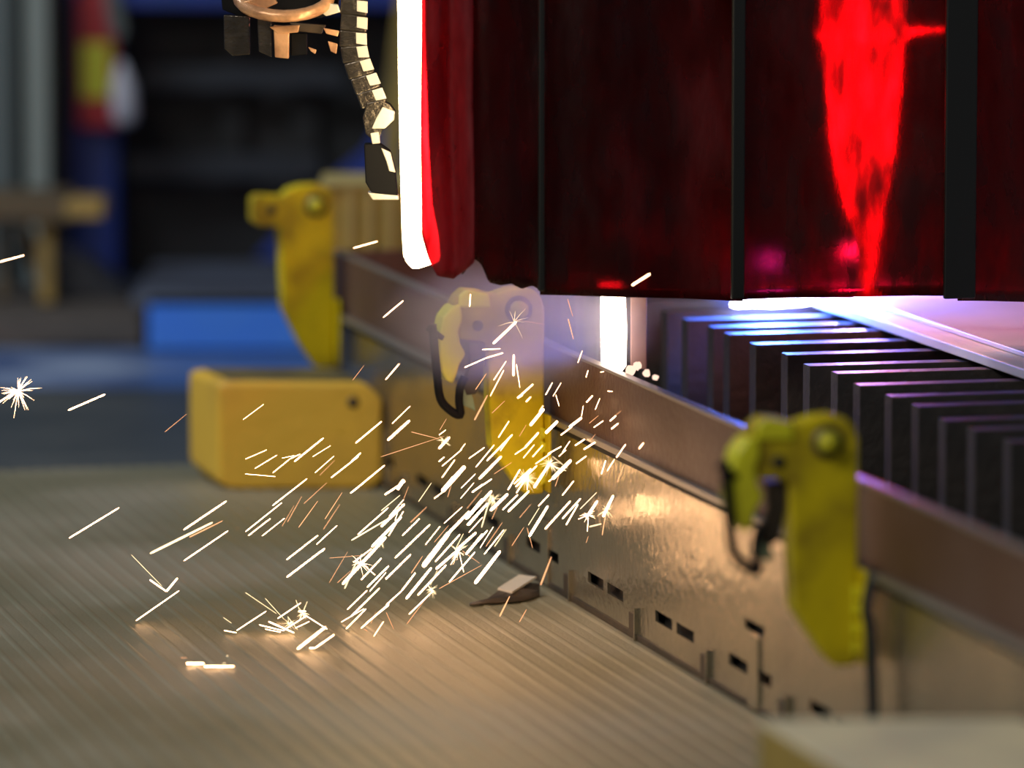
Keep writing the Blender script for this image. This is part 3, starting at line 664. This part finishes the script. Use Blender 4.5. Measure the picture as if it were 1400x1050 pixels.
E_ = [(480,280,2.5),"8,148,90,125,4;110,385,178,328,5;118,598,165,543,3.5;5,600,45,548,2,o;405,348,408,305,5;485,475,565,400,9;448,495,510,492,5;388,556,460,524,5;460,524,520,506,4;487,600,530,535,4;475,655,522,565,2.5;425,632,463,576,4,o;555,585,556,512,8;565,545,577,625,3;740,322,758,382,3,o;742,390,760,460,5,o;570,660,622,613,7;665,650,688,608,3.5;690,655,718,608,2;700,650,711,688,2;960,275,1022,236,7;803,590,810,566,4;852,572,864,570,3;877,637,893,638,4;803,672,826,652,4;835,698,848,662,2.5;140,748,202,688,3.5;125,805,200,737,8;15,815,105,740,7;0,878,33,848,6;0,985,115,890,7;100,862,320,790,2.5,o;205,776,300,800,3,o;550,390,665,410,1.5,o;710,860,735,838,3;775,540,790,500,2"]
F_ = [(0,0,1.0),"649,798,684,753,5.5;93,561,144,539,3;-8,360,33,349,2.2;-14,558,25,533,3;94,736,163,694,2.6;683,843,697,815,3,o;710,858,720,833,1.4,o;739,800,754,761,3,o"]
# also one spark in the A set duplicates what other views give: skip near twins
segs = []
for (ox, oy, sc), txt in (A, B, C_, D_, E_, F_):
    for item in txt.split(';'):
        q = item.split(','); v = [float(x) for x in q[:5]]; c = q[5] if len(q) > 5 else 'w'
        x1, y1, x2, y2 = ox + v[0] / sc, oy + v[1] / sc, ox + v[2] / sc, oy + v[3] / sc; w = v[4] / sc
        if any(math.hypot(x1 - s[0], y1 - s[1]) < 5 and math.hypot(x2 - s[2], y2 - s[3]) < 5 for s in segs): continue
        segs.append((x1, y1, x2, y2, max(w, 0.9), c))
def floorD(py): return H * F / (py + HZ)
SPECIAL = {
    (119, 550): 'single white spark streak over the blue floor beside the starburst at the edge',
    (12, 354): 'faint thin spark streak near the wooden trestle legs',
    (6, 545): 'white spark streak running into the starburst near the blue floor',
    (128, 715): 'lone long spark streak over the ribbed floor, farthest from the shower',
    (876, 382): 'single white spark in front of the red curtain bottom',
    (500, 335): 'thin spark streak in front of the ochre carriage block',
    (538, 422): 'short spark streak in front of the rail between the two far clamps',
    (743, 780): 'orange spark streak falling towards the skirt slots',
    (715, 845): 'faintest orange streak just above the floor beside the scrap',
    (690, 829): 'orange streak with a bright foot beside the curled scrap',
    (214, 830): 'white streak just above the floor under the V shaped bounce',
    (248, 735): 'longest yellowish white streak over the ribbed floor',
}
def cluster(x, y, c, w, ln):
    tone = ('thick ' if w > 3.4 else 'thin ' if w < 1.6 else '') + ('long ' if ln > 52 else 'short ' if ln < 24 else '') + {'w': 'white', 'o': 'dim orange', 'y': 'pale yellow'}[c]
    if x > 765 and y < 700: a, g = '%s spark flying before the brown rail beyond the middle clamp', '%s sparks before the rail'
    elif x > 700 and y >= 655: a, g = '%s spark streak in front of the skirt beside the middle clamp', '%s sparks before the skirt'
    elif y < 600 and x > 560: a, g = '%s spark in the smoke over the middle clamp', '%s sparks in the smoke'
    elif x < 470 and y < 685: a, g = '%s spark streak in front of the big yellow block', '%s sparks before the yellow block'
    elif x < 470 and y < 800: a, g = '%s spark streak above the ribbed floor left of the dense shower', '%s sparks left of the shower'
    elif x < 470: a, g = '%s spark bouncing off the floor at the near end of the shower', '%s sparks bouncing on the floor'
    elif y < 660: a, g = '%s spark streak between the yellow block and the middle clamp', '%s sparks at the top of the shower'
    elif y < 760: a, g = '%s spark streak in the dense core of the shower', '%s sparks in the core of the shower'
    else: a, g = '%s spark streak low in the dense shower near the floor', '%s sparks low in the shower'
    return a % tone, g % tone
rnd = random.Random(11)
def sparkD(x1, y1, x2, y2, w):
    D = 10.85 + rnd.uniform(-0.22, 0.22)
    if y1 < 400: D = 10.6
    D = min(D, floorD(max(y1, y2)) - 0.02)
    for (x, y) in ((x1, y1), (x2, y2)):
        if x > 560: D = min(D, faceD(x, y) - 0.11)
    return D
for (x1, y1, x2, y2, w, c) in segs:
    if x1 > x2: x1, y1, x2, y2 = x2, y2, x1, y1
    D = sparkD(x1, y1, x2, y2, w)
    tilt = rnd.uniform(-0.01, 0.01)
    p, q = atD(x1, y1, D), atD(x2, y2, D)
    p.z = max(p.z, 0.005); q.z = max(q.z, 0.005)
    o = bpy.data.objects.new('spark', ROD[c]); COL.objects.link(o)
    d = q - p; o.location = (p + q) / 2
    o.rotation_euler = d.to_track_quat('X', 'Z').to_euler()
    r = (w * 0.92 if w > 3 else w * 0.74) * 0.5 * D / F
    o.scale = (d.length, r, r)
    lab, g = cluster((x1 + x2) / 2, (y1 + y2) / 2, c, w, math.hypot(x2 - x1, y2 - y1)); sp_l = None
    for k, v in SPECIAL.items():
        if math.hypot((x1 + x2) / 2 - k[0], (y1 + y2) / 2 - k[1]) < 6: sp_l = v
    if sp_l: tag(o, sp_l, 'spark')
    else: tag(o, lab, 'spark', g)
# starbursts: many hair-thin rays from one point
def burst(px, py, r, n, m, label, seed, thick=0.55, flat=1.0, D=None):
    rn = random.Random(seed)
    D = D or sparkD(px, py, px, py + r, 1); c = atD(px, py, D)
    pts = []; fs = []
    for i in range(n):
        w = rn.uniform(0, 2 * math.pi); e = rn.uniform(-0.6, 0.6); L = r * D / F * rn.uniform(0.35, 1.0)
        d = Vector((math.cos(w) * math.cos(e), math.sin(e), math.sin(w) * math.cos(e) * flat)); a = d.orthogonal().normalized(); b = d.cross(a)
        k = 0.75 * thick * D / F; bend = Vector((0, 0, -0.15 * L)); base = len(pts)
        for (tt, rr) in ((0.02, 1.0), (0.5, 0.7), (1.0, 0.15)):
            ce = c + d * L * tt + bend * tt * tt
            for j in range(3): g = 2 * math.pi * j / 3; pts.append(ce + (a * math.cos(g) + b * math.sin(g)) * k * rr)
        for s_ in range(2):
            for j in range(3): fs.append((base + s_ * 3 + j, base + s_ * 3 + (j + 1) % 3, base + s_ * 3 + 3 + (j + 1) % 3, base + s_ * 3 + 3 + j))
        fs.append((base + 2, base + 1, base)); fs.append((base + 6, base + 7, base + 8))
    bz = min(p.z for p in pts)
    if bz < 0.002: pts = [p + Z * (0.003 - bz) for p in pts]
    o = mesh('spark_burst', pts, fs, M[m]); tag(o, label, 'spark burst'); return o
burst(25, 535, 34, 34, 'spark_white', 'white starburst of hair thin rays over the blue floor at the edge', 1, 0.6)
burst(607, 603, 12, 20, 'spark_yellow', 'small golden starburst between the yellow block and middle clamp', 2, 0.5)
burst(703, 440, 30, 9, 'spark_yellow', 'thin rayed starburst in the smoke in front of the middle clamp head', 3, 0.35)
burst(752, 634, 20, 34, 'spark_yellow', 'tangled golden starburst at the foot of the middle clamp', 4, 0.55)
burst(718, 655, 22, 40, 'spark_yellow', 'dense golden starburst in the core just below the middle clamp', 5, 0.55)
burst(675, 682, 16, 24, 'spark_yellow', 'golden starburst among the thickest streaks of the core', 6, 0.5)
burst(829, 697, 15, 22, 'spark_yellow', 'golden starburst hanging in front of the beige skirt', 7, 0.6)
burst(804, 704, 13, 14, 'spark_white', 'white starburst beside the golden one in front of the skirt', 8, 0.5)
burst(590, 806, 13, 22, 'spark_yellow', 'golden starburst low in the shower near the floor', 9, 0.5)
burst(414, 838, 13, 22, 'spark_yellow', 'golden starburst over the tangle of bouncing sparks', 10, 0.6)
burst(395, 854, 14, 18, 'spark_yellow', 'ragged golden starburst inside the tangle on the floor', 12, 0.5)
burst(521, 742, 9, 14, 'spark_yellow', 'tiny golden starburst at the left side of the core', 13, 0.5)
burst(626, 754, 20, 10, 'spark_white', 'white starburst right of the thickest streaks', 14, 0.4)
burst(492, 770, 18, 12, 'spark_white', 'faint white starburst at the lower left of the shower', 15, 0.4)
